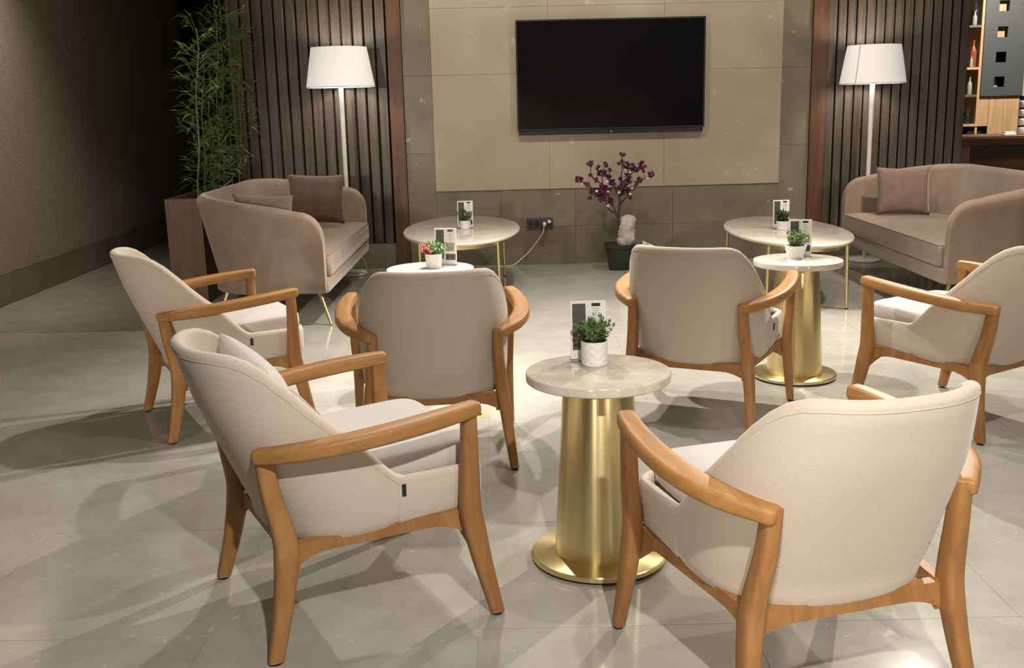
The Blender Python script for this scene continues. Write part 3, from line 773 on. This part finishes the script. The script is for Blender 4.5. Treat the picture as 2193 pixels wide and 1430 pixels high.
# ------------------------------------------------------------------ planter with bamboo
PX0, PX1, PY0, PY1, PH = -2.345, -2.10, 7.16, 8.48, .725
pl = thing('planter_box', 'long red brown wooden planter box behind the left sofa', 'planter', ((PX0+PX1)/2, (PY0+PY1)/2, 0))
hx, hy = (PX1-PX0)/2, (PY1-PY0)/2
for sx in (1, -1): link('side_panel', boxm(-.009, .009, -hy, hy, 0, PH, .001, 1), M['planter'], pl, (sx*(hx-.009), 0, 0))
for sy in (1, -1): link('end_panel', boxm(-hx+.018, hx-.018, -.009, .009, 0, PH, .001, 1), M['planter'], pl, (0, sy*(hy-.009), 0))
link('soil', boxm(-hx+.018, hx-.018, -hy+.018, hy-.018, .55, PH-.045), M['soil'], pl)
bb = thing('bamboo_plant', 'tall thin bamboo plants growing out of the wooden planter box', 'plant', (pl.location.x, pl.location.y, PH-.045))
def cane(u0, v0, u1, v1, Y, hgt_frac0, dens, r=.007):
    a = at(u0, v0, Y); b = at(u1, v1, Y); k = (PH-.045-a.z)/(b.z-a.z); a = a+(b-a)*k
    a.x = min(max(a.x, PX0+.04), PX1-.04)
    o = bb.location; n = 9; P = [a.lerp(b, i/n)+Vector((.012*math.sin(i*1.3+u0), .012*math.cos(i*1.7+v0), 0))*(1 if 0 < i < n else 0)-o for i in range(n+1)]
    R = [lerp(r, r*.45, i/n) for i in range(n+1)]
    link('cane', tubem(P, R, 8), M['culm'], bb)
    bm = bmesh.new(); Lh = (b-a).length
    m = int(dens*Lh*.85)
    for i in range(m):
        t = hgt_frac0+(1-hgt_frac0)*i/m; base_p = (a.lerp(b, t)-o); an = random.uniform(0, 2*PI)
        L1 = random.uniform(.05, .16); tip = base_p+Vector((math.cos(an)*L1, math.sin(an)*L1, random.uniform(.03, .14)))
        add_loft(bm, tube_rings([base_p, tip], [.0016, .0008], 4))
        for q in range(random.randint(4, 7)):
            pp = base_p.lerp(tip, random.uniform(.4, 1)); a2 = an+random.uniform(-1.0, 1.0)
            add_leaf(bm, pp, (math.cos(a2), math.sin(a2), random.uniform(-.3, .9)), random.uniform(.08, .15), random.uniform(.012, .019), random.uniform(0, .35))
    for v in bm.verts: v.co.y = min(v.co.y, 8.555-.048-o.y+random.uniform(-.02, 0))
    f = link('leaves', fin(bm, False), M['leaf_bamboo'], bb); f['kind'] = 'stuff'
cane(425, 400, 421, 62, 7.55, .28, 38)
cane(478, 390, 474, 30, 8.25, .1, 55)
cane(438, 395, 432, 110, 7.75, .15, 30, .005)
cane(455, 395, 448, 150, 7.9, .0, 30, .005)
cane(500, 385, 492, 215, 8.3, .05, 26, .005)
cane(525, 380, 512, 70, 8.4, .3, 30, .005)
cane(470, 395, 462, 20, 8.1, .25, 40, .005)
cane(490, 395, 488, 330, 8.2, .0, 70, .004)
cane(440, 400, 445, 330, 7.7, .0, 60, .004)
cane(460, 400, 462, 320, 7.9, .0, 70, .004)
for i, (u, v, s, Y) in enumerate(((463, 408, .022, 7.55), (489, 397, .026, 7.8), (508, 390, .05, 8.0), (524, 389, .045, 8.05), (537, 386, .03, 8.2))):
    me = loftm([[Vector(p)*(1+.12*noise.noise(Vector(p)*25+Vector((i, 0, 0)))) for p in r] for r in superell(s, s*.85, s*.7, 1, 1, 16, 9)], ang=80)
    p = at(u, v, Y); o = link('pebble', me, M['pebble'], None, (min(p.x, PX1-.03-s*.5), Y, PH-.045+s*.62)); 
    tag(o, ['smallest white pebble at the near end of the planter', 'white pebble second from the near end of the planter', 'large white pebble in the planter by the sofa back', 'broad white pebble behind the large one in the planter', 'white pebble farthest back in the planter'][i], 'pebble', 'white pebbles in the planter')

# ------------------------------------------------------------------ bar corner
ct = thing('bar_counter', 'dark mahogany bar counter behind the right sofa', 'counter', (4.95, 9.55, 0))
link('body', boxm(-.95, 1.2, -.20, .3, 0, .90), M['counter'], ct)
link('countertop', boxm(-.97, 1.22, -.235, .33, .90, .928, .003, 1), M['counter_edge'], ct)
link('stile', boxm(-.95, -.875, -.222, -.19, 0, .90, .002, 1), M['counter_edge'], ct)
for x in (-.2, .5): link('stile', boxm(x, x+.07, -.222, -.19, 0, .90, .002, 1), M['counter_edge'], ct)
link('top_rail', boxm(-.875, 1.2, -.222, -.19, .85, .90, .002, 1), M['counter_edge'], ct)
SY = 10.6
sh = thing('bar_shelf', 'light oak bar shelving with a grey panel of square holes', 'shelf', (4.9, SY, 0))
def bs(name, x0, x1, y0, y1, z0, z1, mat, bev=.002): return link(name, boxm(x0-4.9, x1-4.9, y0, y1, z0, z1, bev, 1), M[mat], sh)
bs('back_panel', 4.0, 6.0, .34, .36, 0, 2.9, 'niche', 0)
bs('upright', 4.662, 4.688, 0, .34, 0, 2.9, 'oak'); bs('upright', 5.108, 5.140, -.01, .34, 1.26, 2.9, 'oak'); bs('upright', 4.10, 4.13, 0, .34, 0, 2.9, 'oak')
for z, m in ((1.925, 'dark_shelf'), (1.525, 'oak'), (1.262, 'dark_shelf'), (2.36, 'oak')): bs('shelf_board', 4.13, 4.662, 0, .34, z, z+.024, m)
bs('shelf_board', 4.13, 4.78, -.01, .34, .975, 1.0, 'oak')
for z in (1.262, 1.50, 1.74, 1.98, 2.22): bs('shelf_board', 4.688, 5.108, .04, .34, z, z+.02, 'oak')
bs('shelf_board', 5.14, 6.0, 0, .34, 1.262, 1.29, 'oak')
for a, b in ((4.688, 4.795), (4.797, 4.945), (4.947, 5.10)): bs('oak_plank', a, b, .02, .04, 1.0 if a < 4.7 else .55, 1.262, 'oak')
# grey panel with four real holes
gp = bmesh.new(); hs = .05
zs = [1.404, 1.64, 1.879, 2.124]
def gb(x0, x1, z0, z1): add_box(gp, x0-4.9, x1-4.9, -.012, .012, z0, z1)
gb(4.690, 4.868-hs, 1.268, 2.9); gb(4.868+hs, 5.106, 1.268, 2.9)
ed = [1.268]+sum([[z-hs, z+hs] for z in zs], [])+[2.9]
for a, b in zip(ed[0::2], ed[1::2]): gb(4.868-hs, 4.868+hs, a, b)
link('grey_panel', fin(gp, False), M['grey_panel'], sh)['label'] = 'blue grey panel with four square holes'
bs('hole_lining', 4.80, 4.94, .06, .09, 1.77, 2.22, 'oak')
def bottle(x, y, z, R, h, mat, label, cat='bottle', neck=.35):
    o = link('bottle', lathem([(R*.9, 0), (R, .006), (R, h*.55), (R*.8, h*.66), (R*neck, h*.78), (R*neck, h*.96), (R*neck*1.15, h*.97), (R*neck*1.15, h)], 20), M[mat], None, (x, y, z))
    return tag(o, label, cat, 'bottles on the bar shelves')
bottle(4.620, SY+.07, 1.949, .036, .24, 'glass_dark', 'dark bottle at the back of the top left bar shelf')
bottle(4.598, SY+.02, 1.949, .022, .13, 'glass_pale', 'short pale bottle beside the dark one on the top bar shelf')
bottle(4.622, SY+.06, 1.549, .034, .26, 'glass_amber', 'amber bottle on the middle bar shelf')
bottle(4.590, SY+.015, 1.549, .016, .11, 'glass_pale', 'tiny pale bottle beside the amber bottle')
bottle(4.595, SY+.03, 1.286, .024, .17, 'glass_pale', 'pale bottle on the lower bar shelf beside the slats')
bottle(4.615, SY+.08, 1.0, .028, .2, 'glass_dark', 'dark slim bottle standing on the lowest oak bar shelf')
bottle(4.875, SY+.12, 1.282, .036, .18, 'glass_pale', 'pale bottle seen through the lowest square hole', neck=.5)
bottle(5.20, SY-.02, 1.29, .05, .25, 'glass_pale', 'pale bottle at the far right of the bar shelving', neck=.6)
tray = thing('paper_tray', 'small white paper tray lying on the bar counter', 'tray', (at(2160, 286, 9.5).x, 9.50, .928))
link('tray', boxm(-.055, .055, -.04, .04, 0, .012, .003, 1), M['white_card'], tray); link('paper_stack', boxm(-.045, .045, -.03, .03, .012, .03, .001, 1), M['white_card'], tray)
jar = thing('spice_jar_rack', 'black and white jar rack at the right end of the bar counter', 'rack', (at(2187, 285, 9.56).x, 9.56, .928))
for k in range(4):
    j = link('jar', lathem([(.035, 0), (.038, .005), (.038, .055), (.03, .062)], 20), M['ceramic'], jar, (0, 0, .003+.078*k))
    link('lid', lathem([(.034, .062), (.034, .074), (.01, .0765)], 20), M['black_print'], j)
bk = link('book', boxm(4.60, 4.74, SY+.02, SY+.2, .90, .93, .002, 1), M['glass_dark']); 
bk.name = 'book'; tag(bk, 'dark flat book lying under the lowest bar shelf', 'book')
lb = bs('shelf_board', 4.13, 4.9, 0, .34, .876, .90, 'dark_shelf')

# ------------------------------------------------------------------ floor stickers
def sticker(x, y, R, label):
    r = thing('floor_sticker', label, 'sticker', (x, y, 0), group='round orange floor stickers')
    link('disc', lathem([(R, .0002), (R, .0008)], 40), M['sticker'], r)
    link('print', lathem([(R*.42, .0008), (R*.42, .0011), (R*.30, .0011), (R*.30, .0008)], 32), M['sticker_dark'], r)
sticker(-.155, 4.33, .05, 'orange round floor sticker behind the nearest left armchair')
sticker(-2.70, 5.13, .10, 'orange round floor sticker cut by the left picture edge')
